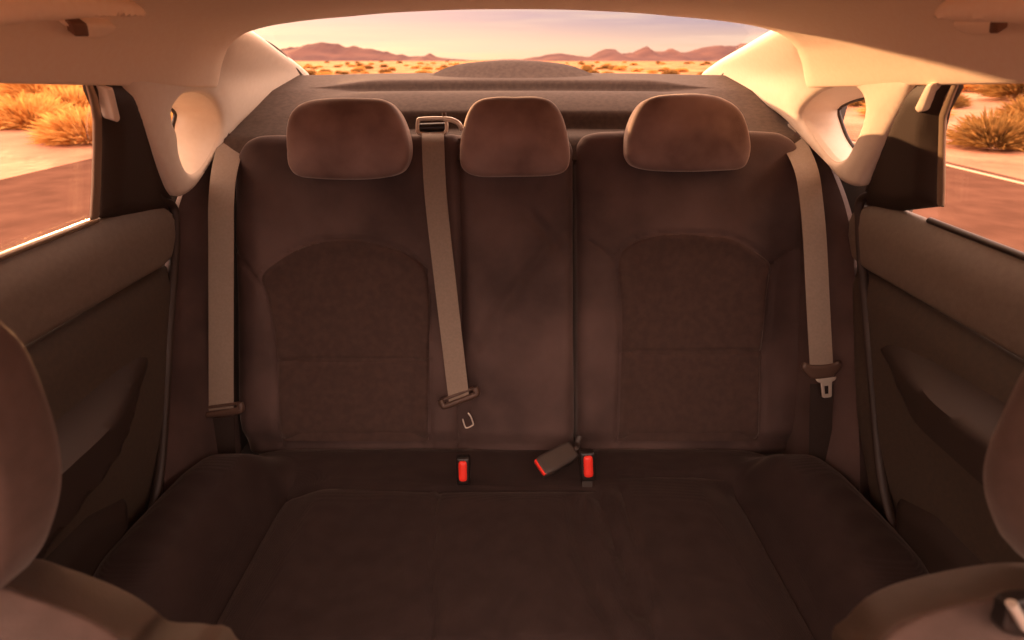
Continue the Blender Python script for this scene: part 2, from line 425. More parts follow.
for sg, side, nm in ((-1, 'left', 'left'), (1, 'right', 'right')):
    def mir(l): return [((u if sg < 0 else 1024-u), v) for u, v in l]
    # seat side bolster between backrest and door
    A = [(241, 150), (236, 165), (234, 200), (234, 300), (237, 400), (243, 470), (246, 500)]
    A = [BK.P(*BK.px(*p, -.03), -.03) for p in mir(A)]; A = [(p.x, p.y, p.z-H) for p in A]
    B = [(.672, 1.27, -.120), (.680, 1.18, -.180), (.692, 1.10, -.25), (.70, 1.05, -.31), (.70, 1.0, -.38), (.70, .915, -.535), (.70, .80, -.74), (.69, .70, -.92)]
    B = [(sg*x, y, z) for x, y, z in B]
    nn, mm = 40, 14
    ca, cb = interp_curve(A, nn), interp_curve(B, nn)
    rows = []
    for i in range(len(ca)):
        r = []
        for j in range(mm+1):
            k = j/mm; p = ca[i]*(1-k)+cb[i]*k
            bul = .016*math.sin(math.pi*k)*float(sst(np.array(i/nn), 0, .3))
            p = p+np.array([-sg*.75, -.62, .1])*bul
            r.append(tuple(p))
        rows.append(r)
    sb = grid('side_bolster', rows, M['suede'], thick=.03, toward=(0, 0, 0))
    tag(sb, f'tall dark padded side bolster between the backrest and the {nm} rear door', 'seat bolster')

    # C pillar trim
    def gp_(y, z):
        q = z+.03
        return .668-.2*(z+.24)-.76*(.5*(q+math.sqrt(q*q+.0004)))-.02*max(0, y-1.2)
    PF = CurvedFrame(sg, gp_)
    if sg < 0:
        o = [(250, 32), (281, 53), (312, 76), (290, 91), (262, 108), (240, 127), (222, 150), (208, 172), (196, 189), (184, 197), (176, 194), (166, 176), (150, 139), (136, 108), (127, 86), (124, 76), (150, 70), (200, 70), (216, 62), (230, 30)]
        hole = [(175, 108), (187, 95), (203, 94), (215, 102), (222, 118), (221, 135), (215, 152), (204, 169), (195, 175), (187, 169), (181, 153), (179, 135), (174, 120)]
        ring = [(1.205, -.098), (1.185, -.13), (1.15, -.165), (1.06, -.195), (1.0, -.13), (1.04, -.075), (1.13, -.075)]
    else:
        o = [(783, 27), (741, 50), (700, 74), (722, 84), (750, 98), (780, 118), (805, 145), (825, 166), (841, 183), (858, 187), (866, 172), (880, 145), (895, 118), (911, 86), (904, 78), (880, 74), (830, 68), (808, 56), (798, 26)]
        hole = [(801, 109), (815, 95), (832, 88), (849, 88), (859, 94), (863, 108), (860, 125), (851, 146), (842, 160), (831, 162), (818, 148), (806, 131), (799, 119)]
        ring = [(1.245, -.095), (1.225, -.125), (1.165, -.165), (1.06, -.195), (1.0, -.13), (1.04, -.072), (1.15, -.068)]
    outp, hol = PF.pts(o), PF.pts(hole)
    pt = thing('pillar_trim', f'cream plastic rear pillar trim with a teardrop window opening, at the {nm} rear corner', 'pillar trim'); pt['kind'] = 'thing'
    def hp(s, t, d): return .004*sst(d, 0, .05)
    pad('trim_panel', outp, PF, .02, .012, hp, holes=[hol], res=.012, mat=M['cream'], parent=pt, smooth=True, nr=5, bres=.007)
    hc = catmull(hol, True, 10); rc_ = catmull(ring, True, 10)
    def byang(P, c, k=72):
        an = np.arctan2(P[:, 1]-c[1], P[:, 0]-c[0]); rr = np.hypot(P[:, 0]-c[0], P[:, 1]-c[1])
        o_ = np.argsort(an); q = np.linspace(-math.pi, math.pi, k, endpoint=False)
        return q, np.interp(q, an[o_], rr[o_], period=2*math.pi)
    c1 = hc.mean(0); q, r1 = byang(hc, c1)
    R1 = [PF.P(c1[0]+math.cos(a)*r, c1[1]+math.sin(a)*r, -.008) for a, r in zip(q, r1)]
    c2 = rc_.mean(0); q, r2 = byang(rc_, c2)
    R2 = [Vector((sg*.73, c2[0]+math.cos(a)*r, c2[1]+math.sin(a)*r+H)) for a, r in zip(q, r2)]
    R3 = [p.lerp(Vector((sg*.73, c2[0], c2[1]+H)), -.45)+Vector((sg*.004, 0, 0)) for p in R2]
    verts = []; K = len(R1); lev = 8
    for k in range(lev+1):
        f = k/lev
        for p, w in zip(R1, R2): 
            e = p.lerp(w, f); verts.append(e)
    # outer skin of the tunnel gives it thickness
    for k in range(lev+1):
        f = k/lev
        cc = sum(R1, Vector())/K
        for p, w in zip(R1, R2):
            e = p.lerp(w, f); cx = cc.lerp(sum(R2, Vector())/K, f); verts.append(e+(e-cx).normalized()*.006)
    faces = []
    nv = (lev+1)*K
    for k in range(lev):
        for i in range(K):
            j = (i+1) % K
            faces.append((k*K+i, k*K+j, (k+1)*K+j, (k+1)*K+i)); faces.append((nv+k*K+i, nv+(k+1)*K+i, nv+(k+1)*K+j, nv+k*K+j))
    for i in range(K):
        j = (i+1) % K
        faces.append((i, j, nv+j, nv+i)); faces.append((lev*K+i, nv+lev*K+i, nv+lev*K+j, lev*K+j))
    link('opening_liner', fixnormals(mesh_from(verts, faces, True, 60)), M['cream'], pt)
    g = [Vector((sg*.735, p.y, p.z)) for p in R3]; g2 = [p+Vector((sg*.004, 0, 0)) for p in g]
    link('quarter_window_pane', fixnormals(mesh_from(g+g2, [tuple(range(K)), tuple(range(2*K-1, K-1, -1))]+[(i, (i+1) % K, (i+1) % K+K, i+K) for i in range(K)], False)), M['glass'], pt)
    tube('window_gasket', [tuple(p-Vector((sg*.0, 0, 0))) for p in R2[::2]], .004, M['rubber'], pt, closed=True, world=True)

    # rear door
    dr = thing('car_door', f'dark {nm} rear door with window, padded upper panel and armrest', 'car door'); dr['kind'] = 'thing'
    DF = Frame((sg*.70, 0, 0), (0, 1, 0), (0, 0, 1), (-sg, 0, 0))
    def hu(s, t, d): return .012*sst(-.243-t, 0, .05)-.0*s
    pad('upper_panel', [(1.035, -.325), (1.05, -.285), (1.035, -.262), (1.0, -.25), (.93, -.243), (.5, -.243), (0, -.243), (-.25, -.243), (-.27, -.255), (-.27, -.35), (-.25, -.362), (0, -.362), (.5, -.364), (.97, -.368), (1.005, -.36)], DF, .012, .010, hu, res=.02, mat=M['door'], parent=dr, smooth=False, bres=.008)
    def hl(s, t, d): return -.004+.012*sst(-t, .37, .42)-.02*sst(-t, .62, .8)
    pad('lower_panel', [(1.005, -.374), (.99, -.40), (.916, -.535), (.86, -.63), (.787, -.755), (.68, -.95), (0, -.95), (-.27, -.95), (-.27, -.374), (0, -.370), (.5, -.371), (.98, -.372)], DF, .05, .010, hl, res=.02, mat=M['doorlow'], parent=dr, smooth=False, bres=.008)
    if sg > 0: ao = [(.868, -.487), (.85, -.463), (.80, -.445), (.6, -.425), (.2, -.41), (-.2, -.41), (-.24, -.43), (-.24, -.52), (-.2, -.54), (.3, -.54), (.65, -.535), (.80, -.515), (.855, -.503)]
    else: ao = [(.868, -.505), (.85, -.487), (.80, -.478), (.6, -.485), (.2, -.49), (-.2, -.49), (-.24, -.51), (-.24, -.62), (-.2, -.65), (.3, -.64), (.6, -.605), (.80, -.555), (.855, -.53)]
    def ha(s, t, d): return (.012+.062*sst(.88-s, 0, .26))*sst(d, 0, .03)
    pad('armrest', ao, DF, .02, .012, ha, res=.010, mat=M['arm'], parent=dr, smooth=True)
    # lower door pocket rim
    pp = [(.70, -.71), (.62, -.665), (.4, -.65), (0, -.65), (0, -.93), (.60, -.93), (.64, -.84)]
    def hpk(s, t, d): return .006+.014*sst(d, 0, .03)
    pad('door_pocket', pp, DF, .02, .012, hpk, res=.014, mat=M['arm'], parent=dr, smooth=False)
    UF = Frame((sg*.70, 0, -.25), (0, 1, 0), (-sg*.29, 0, .957), (-sg*.957, 0, -.29))
    ct = [(88, 76), (132, 78), (150, 120), (172, 190), (175, 206), (166, 216), (130, 219), (101, 219), (102, 180), (103, 140), (99, 112), (90, 92)] if sg < 0 else \
         [(958, 72), (910, 76), (892, 110), (866, 180), (862, 196), (866, 208), (900, 212), (936, 208), (937, 170), (938, 140), (944, 112), (956, 90)]
    def hct(s, t, d): return .012*sst(d, .005, .03)
    pad('corner_trim', UF.pts(ct), UF, .010, .008, hct, res=.012, mat=M['corner'], parent=dr, smooth=False, bres=.006, label='dark triangular trim behind the window')
    st = [(86, 78), (91, 78), (99, 98), (103, 118), (103, 150), (102, 185), (100, 219), (92, 221), (94, 185), (95, 150), (95, 120), (92, 100)] if sg < 0 else \
         [(962, 72), (957, 74), (944, 96), (938, 116), (937, 150), (936, 185), (936, 206), (942, 208), (943, 185), (943, 150), (944, 118), (951, 98)]
    pad('window_channel', UF.pts(st, .004), Frame(UF.O+UF.N*.004, UF.S, UF.T, UF.N), .004, .003, None, res=.008, mat=M['chrome'], parent=dr, smooth=False, bres=.004, label='pale upright window channel')
    cs = [(107, 88), (114, 88), (121, 118), (120, 123), (115, 121)] if sg < 0 else [(933, 84), (926, 84), (914, 108), (915, 113), (922, 112)]
    pad('pillar_strip', UF.pts(cs, .018), Frame(UF.O+UF.N*.018, UF.S, UF.T, UF.N), .02, .003, None, res=.006, mat=M['cream'], parent=dr, smooth=False, bres=.004, label='narrow cream strip')
    GF = Frame(UF.O-UF.N*.012, UF.S, UF.T, UF.N)
    yb = UF.px(98, 219)[0] if sg < 0 else UF.px(940, 206)[0]
    yt = UF.px(90, 84)[0] if sg < 0 else UF.px(958, 82)[0]
    pad('window_pane', [(-.25, -.02), (yb+.02, -.02), (yb+.02, .1), (yt+.03, .25), (-.25, .25)], GF, .004, 0, None, res=.1, mat=M['glass'], parent=dr, smooth=False, bres=.05, angle=30)
    xz = (.703, -.242) if sg < 0 else (.7035, -.242)
    tube('sill_strip', [(sg*xz[0], -.25, xz[1]), (sg*xz[0], .4, xz[1]), (sg*xz[0], yb+(.005 if sg < 0 else .03), xz[1])], .005, M['chrome' if sg < 0 else 'rubber'], dr, smooth=False)
    box('door_skin', (sg*.775, .36, -.64), (.02, 1.28, .70), M['bodypaint'], dr)
    # door seal
    su = [(126, 84), (140, 116), (157, 158), (170, 196)] if sg < 0 else [(916, 82), (900, 116), (882, 158), (868, 190)]
    su = [PF.P(*PF.px(*q), -.020) for q in su]
    sl_ = [(173, 207), (175, 235), (174, 262), (169, 330), (165, 400), (160, 470), (148, 530), (128, 600)] if sg < 0 else [(861, 200), (860, 225), (862, 262), (868, 330), (874, 400), (882, 480), (898, 540), (918, 600)]
    SF = Frame((sg*.694, 0, 0), (0, 1, 0), (0, 0, 1), (-sg, 0, 0))
    sp = [(abs(q.x)+.004, q.y-.004, q.z-H) for q in su]+[(.694,)+tuple(SF.px(*q)) for q in sl_]
    ds = tube('door_seal', [(sg*x, y, z) for x, y, z in sp], .009, M['rubber'], flat=.8)
    tag(ds, f'dark rubber door seal running down behind the {nm} rear door', 'door seal')
    # outer body
    w = box(f'wall_{side}', (sg*.79, 1.50, -.665), (.03, .94, .90), M['bodypaint']); struct(w)
    box('upper_quarter', (sg*.745, 1.64, -.155), (.08, .66, .21), M['bodypaint'], w)

w = box('wall_back', (0, 1.985, -.58), (1.6, .03, 1.04), M['bodypaint']); struct(w)
fl = box('floor', (0, .85, -1.03), (1.56, 2.7, .05), M['carpet']); struct(fl)

# ------------------------------------------------------------------ headliner
XS = [(0, .125), (.12, .1235), (.24, .118), (.35, .108), (.44, .094), (.50, .079), (.54, .060), (.575, .030), (.60, .006), (.618, -.015), (.625, -.021), (.634, -.021), (.642, -.015)]
YE = [(0, 1.357), (.20, 1.35), (.36, 1.32), (.46, 1.25), (.53, 1.185), (.56, 1.18), (.60, 1.19), (.642, 1.21)]
prof = catmull(XS, False, 4)
xs = np.r_[-prof[::-1, 0], prof[1:, 0]]; zs = np.r_[prof[::-1, 1], prof[1:, 1]]
rows = []
NY = 36
for i in range(NY+1):
    r = []
    for x, z in zip(xs, zs):
        ye = np.interp(abs(x), [p[0] for p in YE], [p[1] for p in YE])
        y = -.12+(ye+.12)*(i/NY)
        dz = -.022*max(0, (y-.6)/.7)*np.clip((z+.03)/.1, 0, 1)-.03*max(0, (.2-y)/.75)**2
        dz -= .027*max(0, (y-.62)/.53)*np.clip((.03-z)/.05, 0, 1)
        r.append((x, y, z+dz))
    rows.append(r)
# rolled rear edge
last = rows[-1]; rows.append([(x, y+.006, z+.004) for x, y, z in last]); rows.append([(x, y+.008, z+.016) for x, y, z in last])
cl = grid('ceiling', rows, M['liner'], thick=.03, toward=(0, .4, -.1)); struct(cl)

# grab handles
for sg, nm in ((-1, 'left'), (1, 'right')):
    n = Vector((-sg*.78, 0, -.62)).normalized()
    HFm = Frame((sg*.555, .6, .046), (0, 1, 0), Vector((0, 1, 0)).cross(n)*sg, n)
    if HFm.T.z < 0: HFm.T = -HFm.T
    gh = thing('grab_handle', f'folded tan plastic grab handle on the headliner above the {nm} rear window', 'grab handle')
    o = [(-70, 14), (-20, 9), (20, 5), (60, 3), (105, 5), (135, 9), (149, 13), (149, 19), (135, 20), (100, 21), (60, 24), (20, 28), (-20, 33), (-70, 38)] if sg < 0 else \
        [(1094, 6), (1050, 2), (1000, 2), (960, 4), (938, 8), (929, 13), (931, 20), (945, 24), (975, 26), (1010, 27), (1040, 29), (1094, 33)]
    def hg(s, t, d): return .008*sst(d, 0, .02)
    bar = Frame(HFm.O+n*.046, HFm.S, HFm.T, n)
    pad('handle_bar', bar.pts(o), bar, .022, .010, hg, res=.008, mat=M['liner'], parent=gh, rb=.004)
    o2 = [(70, 25), (92, 25), (118, 27), (112, 35), (98, 40), (82, 38)] if sg < 0 else [(1000, 23), (975, 22), (950, 23), (956, 32), (972, 37), (992, 35)]
    bs = Frame(HFm.O+n*.016, HFm.S, HFm.T, n)
    pad('mount', bs.pts(o2), bs, .02, .005, None, res=.006, mat=M['liner'], parent=gh)
    o3 = [(73, 24), (88, 24), (90, 37), (76, 37)] if sg < 0 else [(989, 22), (999, 22), (998, 34), (988, 34)]
    bs2 = Frame(HFm.O+n*.020, HFm.S, HFm.T, n)
    pad('hinge', bs2.pts(o3), bs2, .01, .002, None, res=.004, mat=M['slot'], parent=gh, smooth=False, label='dark hinge slot')

# ------------------------------------------------------------------ parcel shelf and rear window
pr = [(1.20, -.20), (1.235, -.162), (1.28, -.156), (1.355, -.154), (1.368, -.150), (1.372, -.118), (1.385, -.108), (1.43, -.090), (1.48, -.077), (1.53, -.075), (1.60, -.080), (1.628, -.079), (1.632, -.056), (1.65, -.050), (1.70, -.047), (1.80, -.041), (1.87, -.038), (1.95, -.045)]
pr = [p for p in catmull(pr, False, 3)]
rows = []
for y, z in pr:
    r = []
    for k in range(-48, 49):
        x = k/48*.66
        a = abs(x)
        w = 1-float(sst(np.array(a), .36, .56))
        base = np.interp(y, [1.2, 1.235, 1.27, 1.6, 1.87, 1.95], [-.20, -.16, -.149, -.072, -.040, -.046])
        zz = base*(1-w)+z*w
        yy = y-.22*(a/.6)**2*max(0, (y-1.3)/.6)
        r.append((x, yy, zz))
    rows.append(r)
ps = thing('parcel_shelf', 'dark felt parcel shelf under the rear window, behind the headrests', 'parcel shelf')
grid('shelf_deck', rows, M['shelf'], ps, thick=.02, toward=(0, 1.5, .5))
KF = Frame((0, 1.75, -.056), (1, 0, 0), (0, 1, 0), (0, 0, 1))
def hk(s, t, d): return .054*sst(d, 0, .085)*np.clip(1-.25*(np.abs(s)/.2)**2, 0, 1)
pad('brake_light_cover', [(-.30, 0), (-.22, -.06), (-.1, -.085), (0, -.09), (.1, -.085), (.22, -.06), (.30, 0), (.22, .06), (.1, .09), (0, .1), (-.1, .09), (-.22, .06)], KF, .03, 0, hk, res=.012, mat=M['shelf'], parent=ps, label='low rounded hump at the middle of the shelf')

top = [(x, y+.012, z+.012) for x, y, z in last if abs(x) <= .56]
top = resample(np.array(top), .03, False)
rows = []
for i in range(13):
    f = i/12; r = []
    for p in top:
        xb = p[0]*(.60/.54); yb = 1.93-.20*(abs(xb)/.6)**2; zb = -.050
        q = np.array(p)*(1-f)+np.array([xb, yb, zb])*f
        q[2] += .035*math.sin(math.pi*f)
        r.append(tuple(q))
    rows.append(r)
win = grid('window_1', rows, M['glass'], thick=.004, toward=(0, 1, -1)); struct(win)
for sx, sl in ((0, -1), (-1, 0)):
    pth = [r[sx] for r in rows[2:]]
    e = tube('window_gasket', [tuple(np.array(p)+np.array([0, -.004, -.004])) for p in pth], .0055, M['rubber'], win)
tube('window_gasket', [tuple(np.array(p)+np.array([0, -.004, -.002])) for p in rows[-1]], .004, M['rubber'], win)

# ------------------------------------------------------------------ seat belts
def ribbon(name, path, width, across, mat, parent, thick=.0016, bow=0.0, crown=0.002):
    """webbing along path (eye-relative points), `across` = list of width directions"""
    P = catmull([tuple(p)+tuple(a) for p, a in zip(path, across)], False, 10); rows = []
    for q in P:
        c, a = np.array(q[:3]), np.array(q[3:]); a = a/np.linalg.norm(a)
        rows.append([tuple(c+a*width*(k/6-.5)) for k in range(7)])
    return grid(name, rows, mat, parent, thick=thick, toward=(0, 0, 0), angle=40)
def bkp(u, v, off):
    s, t = BK.px(u, v, off); p = BK.P(s, t, off); return Vector((p.x, p.y, p.z-H))
def belt(label, pts, lower, width, off, stop, tongue, ang, style):
    b = thing('seat_belt', label, 'seat belt')
    path = [bkp(u, v, o) for u, v, o in pts]
    ac = [(math.cos(a), 0, math.sin(a)) for a in ang]
    ribbon('webbing', path, width, ac, M['belt'], b)
    if lower:
        pth = [bkp(u, v, o) for u, v, o in lower]
        ribbon('lap_webbing', pth, width, [(1, 0, 0)]*len(pth), M['arm'], b)  # same belt in a dark vinyl colour, painting in the shadow below the stop
    # stopper: rounded tray with raised ends
    u0, v0, u1, v1 = stop
    A, B = bkp(u0, v0, off), bkp(u1, v1, off); d = (B-A).normalized(); up = BK.T-d*BK.T.dot(d); up.normalize(); nn = BK.N
    if style == 'frame':
        w = (B-A).length; c = (A+B)/2
        tube('belt_stop', [A+up*.016, A+up*.002, A+d*.006-up*.003, c-up*.003, B-d*.006-up*.003, B+up*.002, B+up*.014], .0065, M['stop'], b, flat=1.2)
        tube('belt_stop_bar', [A+d*.004+up*.012-nn*.006, B-d*.004+up*.012-nn*.006], .004, M['stop'], b, smooth=False)
    else:
        c = (A+B)/2; fr = Frame(c+up*0, d, up, nn); w = (B-A).length/2
        o = [(-w, .006), (-w+.004, .019), (-w+.016, .014), (0, .012), (w-.016, .014), (w-.004, .019), (w, .006), (w-.012, -.010), (w*.5, -.016), (0, -.018), (-w*.5, -.016), (-w+.012, -.010)]
        pad('belt_stop', o, fr, .012, .005, None, res=.004, mat=M['stop'], parent=b, rb=.004)
    if tongue:
        tu, tv, tw, th, rot = tongue
        c = bkp(tu, tv, off); sc_ = c.dot(Vector((0, CT, -ST)))/F
        w, h = tw*sc_/2, th*sc_/2
        fr = Frame(c, Vector((math.cos(rot), 0, 0))+Tb*math.sin(rot), Tb*math.cos(rot)-Vector((math.sin(rot), 0, 0)), BK.N)
        if style == 'frame':
            z = .0025
            pathp = [(-w, h*.3), (-w*.8, -h*.8), (-w*.4, -h), (w*.5, -h*.85), (w*.9, -h*.6), (w*.7, h*.4), (w*.3, h)]
            q = [fr.P(a, b_, .002) for a, b_ in pathp]
            tube('latch_plate', [tuple(p) for p in q], .0028, M['metal'], b, world=True, flat=.6, label='bright metal latch plate')
        else:
            o = [(-w*1.9, h*1.25), (w*1.9, h*1.25), (w*1.6, h*.9), (w*1.0, h*.75), (w*.85, -h*.9), (w*.6, -h), (-w*.6, -h), (-w*.85, -h*.9), (-w*1.0, h*.75), (-w*1.6, h*.9)]
            ho = [(-w*.42, h*.35), (w*.42, h*.35), (w*.35, -h*.6), (-w*.35, -h*.6)]
            pad('latch_plate', o, fr, .003, .001, None, holes=[ho], res=.004, mat=M['metal'], parent=b, smooth=False, bres=.003, label='bright metal latch plate')
    return b
belt('pale seat belt hanging down the left side bolster, beside the left rear door', [(240, 126, -.09), (231, 146, -.02), (224, 172, .04), (221, 205, .07), (221, 240, .08), (221, 320, .08), (221, 415, .08)], [(222, 418, .07), (223, 445, .065), (226, 475, .06)],
     .054, .085, (203, 414, 241, 409), None, [-.5, -.35, -.1, 0, 0, 0, -.05], 'frame')
belt('pale seat belt crossing the backrest from the metal belt guide, left of the middle headrest', [(433, 133, .005), (433, 145, .034), (436, 200, .036), (446, 290, .034), (459, 400, .036)], None,
     .048, .040, (443, 406, 477, 393), (468, 420, 10, 15, .18), [0, 0, .03, .1, .2], 'frame')
belt('pale seat belt with a bright latch plate, hanging beside the right rear door', [(784, 126, -.09), (796, 146, -.01), (807, 172, .07), (812, 205, .10), (815, 240, .12), (818, 300, .135), (822, 374, .14)], [(822, 384, .13), (821, 420, .13), (820, 470, .12)],
     .048, .145, (803, 372, 842, 370), (827, 389, 11, 18, .12), [.5, .35, .1, 0, 0, 0, 0], 'solid')

# metal belt guide on the backrest top
bg = thing('belt_guide', 'small metal belt guide on top of the backrest, left of the middle headrest', 'belt guide')
def gp(u, v, o=.02): return tuple(bkp(u, v, o))
tube('guide_loop', [gp(418, 132, -.01), gp(418, 122, -.01), gp(421, 119, -.01), gp(442, 118.5, -.01), gp(446, 120, -.01), gp(446, 131, -.01), gp(440, 134, -.01), gp(424, 134, -.01)], .0042, M['metal'], bg, closed=True)
tube('hook', [gp(444, 119, -.005), gp(452, 120, .0), gp(459, 124, .0), gp(462, 130, -.005)], .0055, M['metal'], bg)
tube('knob', [gp(444, 113, -.01), gp(445, 119, -.01)], .005, M['stop'], bg, smooth=False)
tube('guide_bar', [gp(420, 128, -.02), gp(446, 127, -.02)], .010, M['blackp'], bg, smooth=False, label='black slotted bar')

# ------------------------------------------------------------------ buckles
def buckle(label, c, axl, axw, axn, L, W, D, strap, bshape='end'):
    b = thing('belt_buckle', label, 'buckle')
    c = Vector(c); fr = Frame(c, axw, axl, axn)
    o = [(-W*.42, -L*.5), (W*.42, -L*.5), (W*.5, -L*.3), (W*.5, L*.36), (W*.44, L*.5), (-W*.44, L*.5), (-W*.5, L*.36), (-W*.5, -L*.3)]
    pad('buckle_body', o, fr, D, .005, None, res=.005, mat=M['greyp' if bshape == 'side' else 'blackp'], parent=b, rb=.003, smooth=False)
    if bshape == 'side':
        f2 = Frame(c+fr.T*L*.5-fr.N*D*.42, fr.S, -fr.N, fr.T)
        pad('release_button', [(-W*.42, -D*.30), (W*.42, -D*.30), (W*.42, D*.16), (-W*.42, D*.16)], Frame(f2.O+f2.N*.003, f2.S, f2.T, f2.N), .006, .002, None, res=.004, mat=M['red'], parent=b, smooth=False, label='red release button')
    else:
        f2 = Frame(c+fr.N*.0035, fr.S, fr.T, fr.N)
        pad('release_button', [(-W*.27, -L*.28), (0, -L*.34), (W*.27, -L*.28), (W*.29, 0), (W*.27, L*.34), (0, L*.40), (-W*.27, L*.34), (-W*.29, 0)], f2, .006, .003, lambda s, t, d: .002*sst(d, 0, .006), res=.003, mat=M['red'], parent=b, label='red release button')
    if strap: ribbon('buckle_strap', [Vector(p) for p in strap], .022, [tuple(fr.S)]*len(strap), M['greyp'], b)
    return b
def cup(u, v, n):
    s, t = CU.px(u, v, n); p = CU.P(s, t, n); return Vector((p.x, p.y, p.z-H))
up1 = Vector((0, .30, .95)).normalized(); n1 = Vector((0, -.95, .30)).normalized()
c1 = cup(463, 484, .012)+up1*.027; buckle('black buckle with a red button, standing in the seat crease left of the others', c1, up1, (1, 0, 0), n1, .062, .030, .022, [c1+Vector((0, .01, -.03)), c1+Vector((0, .02, -.06))])
c2 = cup(588, 482, .014)+up1*.033; buckle('black buckle with a red button, standing upright right of the lying buckle', c2, Vector((-.06, .3, .95)).normalized(), (1, 0, .06), n1, .066, .034, .022, [c2+Vector((0, .004, -.028)), c2+Vector((0.001, -.004, -.060))])
e0, e1 = cup(540, 468, .014), cup(573, 450, .020)
al = (e0-e1).normalized(); nn = Vector((.1, -.45, .88)); nn = (nn-al*nn.dot(al)).normalized(); aw = al.cross(nn)
cc = (e0+e1)/2
b3 = buckle('grey buckle lying tipped over on the cushion with its red button to the left', cc+nn*.010, al, aw, nn, (e0-e1).length+.002, .046, .022, None, 'side')
tube('buckle_strap', [e1+nn*.0-al*.0, e1-al*.010+nn*.004, bkp(577, 444, .012), bkp(580, 436, .006)], .0065, M['greyp'], b3, flat=.5)

# ------------------------------------------------------------------ front seats
for sg, nm in ((-1, 'left'), (1, 'right')):
    tl = math.radians(18)
    FB = Frame((sg*.40, .235, -.34), (1, 0, 0), (0, math.sin(tl), math.cos(tl)), (0, -math.cos(tl), math.sin(tl)))
    fs = thing('front_seat', f'back of the {nm} front seat with its headrest, at the {nm} edge of the view', 'front seat')
    if sg < 0:
        tp = [(-150, 640), (-110, 585), (-60, 572), (20, 563), (60, 573), (100, 588), (130, 603), (150, 617), (164, 628), (200, 630), (222, 638), (240, 652), (258, 690)]
        hd = [(0, 325), (22, 350), (42, 395), (55, 435), (61, 475), (58, 510), (46, 545), (24, 572), (-5, 585)]
        seam = [(164, 628), (178, 660), (186, 720)]
    else:
        tp = [(1174, 640), (1120, 590), (1080, 572), (1024, 568), (985, 571), (950, 577), (915, 585), (888, 595), (868, 607), (852, 625), (842, 645), (832, 690)]
        hd = [(1046, 348), (1024, 380), (1002, 425), (989, 455), (984, 480), (987, 508), (998, 535), (1018, 553), (1036, 562)]
        seam = [(872, 604), (878, 620), (884, 660), (886, 720)]
    o = FB.pts(tp, -.048)
    xe = o[-1][0]; xs_ = o[0][0]
    o = o+[(xe+sg*-.02, -.35), (xe+sg*-.02, -.62), (xs_, -.62), (xs_, -.3)]
    sm = catmull(FB.pts(seam), False)
    def hfb(s, t, d): return groove(s, t, sm, .005, .006)+.012*sst(d, 0, .05)+wrinkle(s, t, .002, 12, 3)
    pad('front_backrest', o, FB, .04, .055, hfb, res=.010, mat=M['front'], parent=fs, rb=.055, nr=7, angle=0)
    HR = Frame((sg*.41, .255, -.20), (1, 0, 0), (0, .12, 1), (0, -1, .12))
    q = HR.pts(hd, -.050); cx = 0.0
    full = q+[(2*cx-a if True else a, b) for a, b in q[::-1]]
    # close the outline symmetrically about the headrest's own centre line, with a rounded top
    x0 = q[0][0]
    full = q+[(-a, b) for a, b in q[::-1]]+[(-x0*.7, q[0][1]+.035), (0, q[0][1]+.05), (x0*.7, q[0][1]+.035)]
    def hh(s, t, d): return .02*sst(d, 0, .08)
    hr = pad('headrest', full, HR, .07, .012, hh, res=.009, mat=M['front'], parent=fs, rb=.03, nr=5)
    for px in (-1, 1):
        a = HR.P(sg*.05+px*.02, -.10, -.04); t = FB.P(sg*.05+px*.02, .03, -.06)
        tube('headrest_post', [tuple(a), tuple(t)], .006, M['metal'], hr, world=True, smooth=False)
    if sg > 0:   # headrest release socket on the shoulder
        a0, b0 = FB.px(1016, 616, .016)
        pad('release_socket', [(a0-.004, b0-.014), (a0+.022, b0-.016), (a0+.026, b0), (a0+.022, b0+.011), (a0-.003, b0+.010), (a0-.006, b0)], Frame(FB.O+FB.N*.016, FB.S, FB.T, FB.N), .01, .002, None, res=.005, mat=M['blackp'], parent=fs, label='black release socket')
        p0 = FB.P(*FB.px(1011, 603, .022), .022); p1 = FB.P(*FB.px(1026, 628, .022), .022)
        tube('release_lever', [tuple(p0), tuple(p1)], .0032, M['metal'], fs, world=True, smooth=False, label='bright metal release lever')

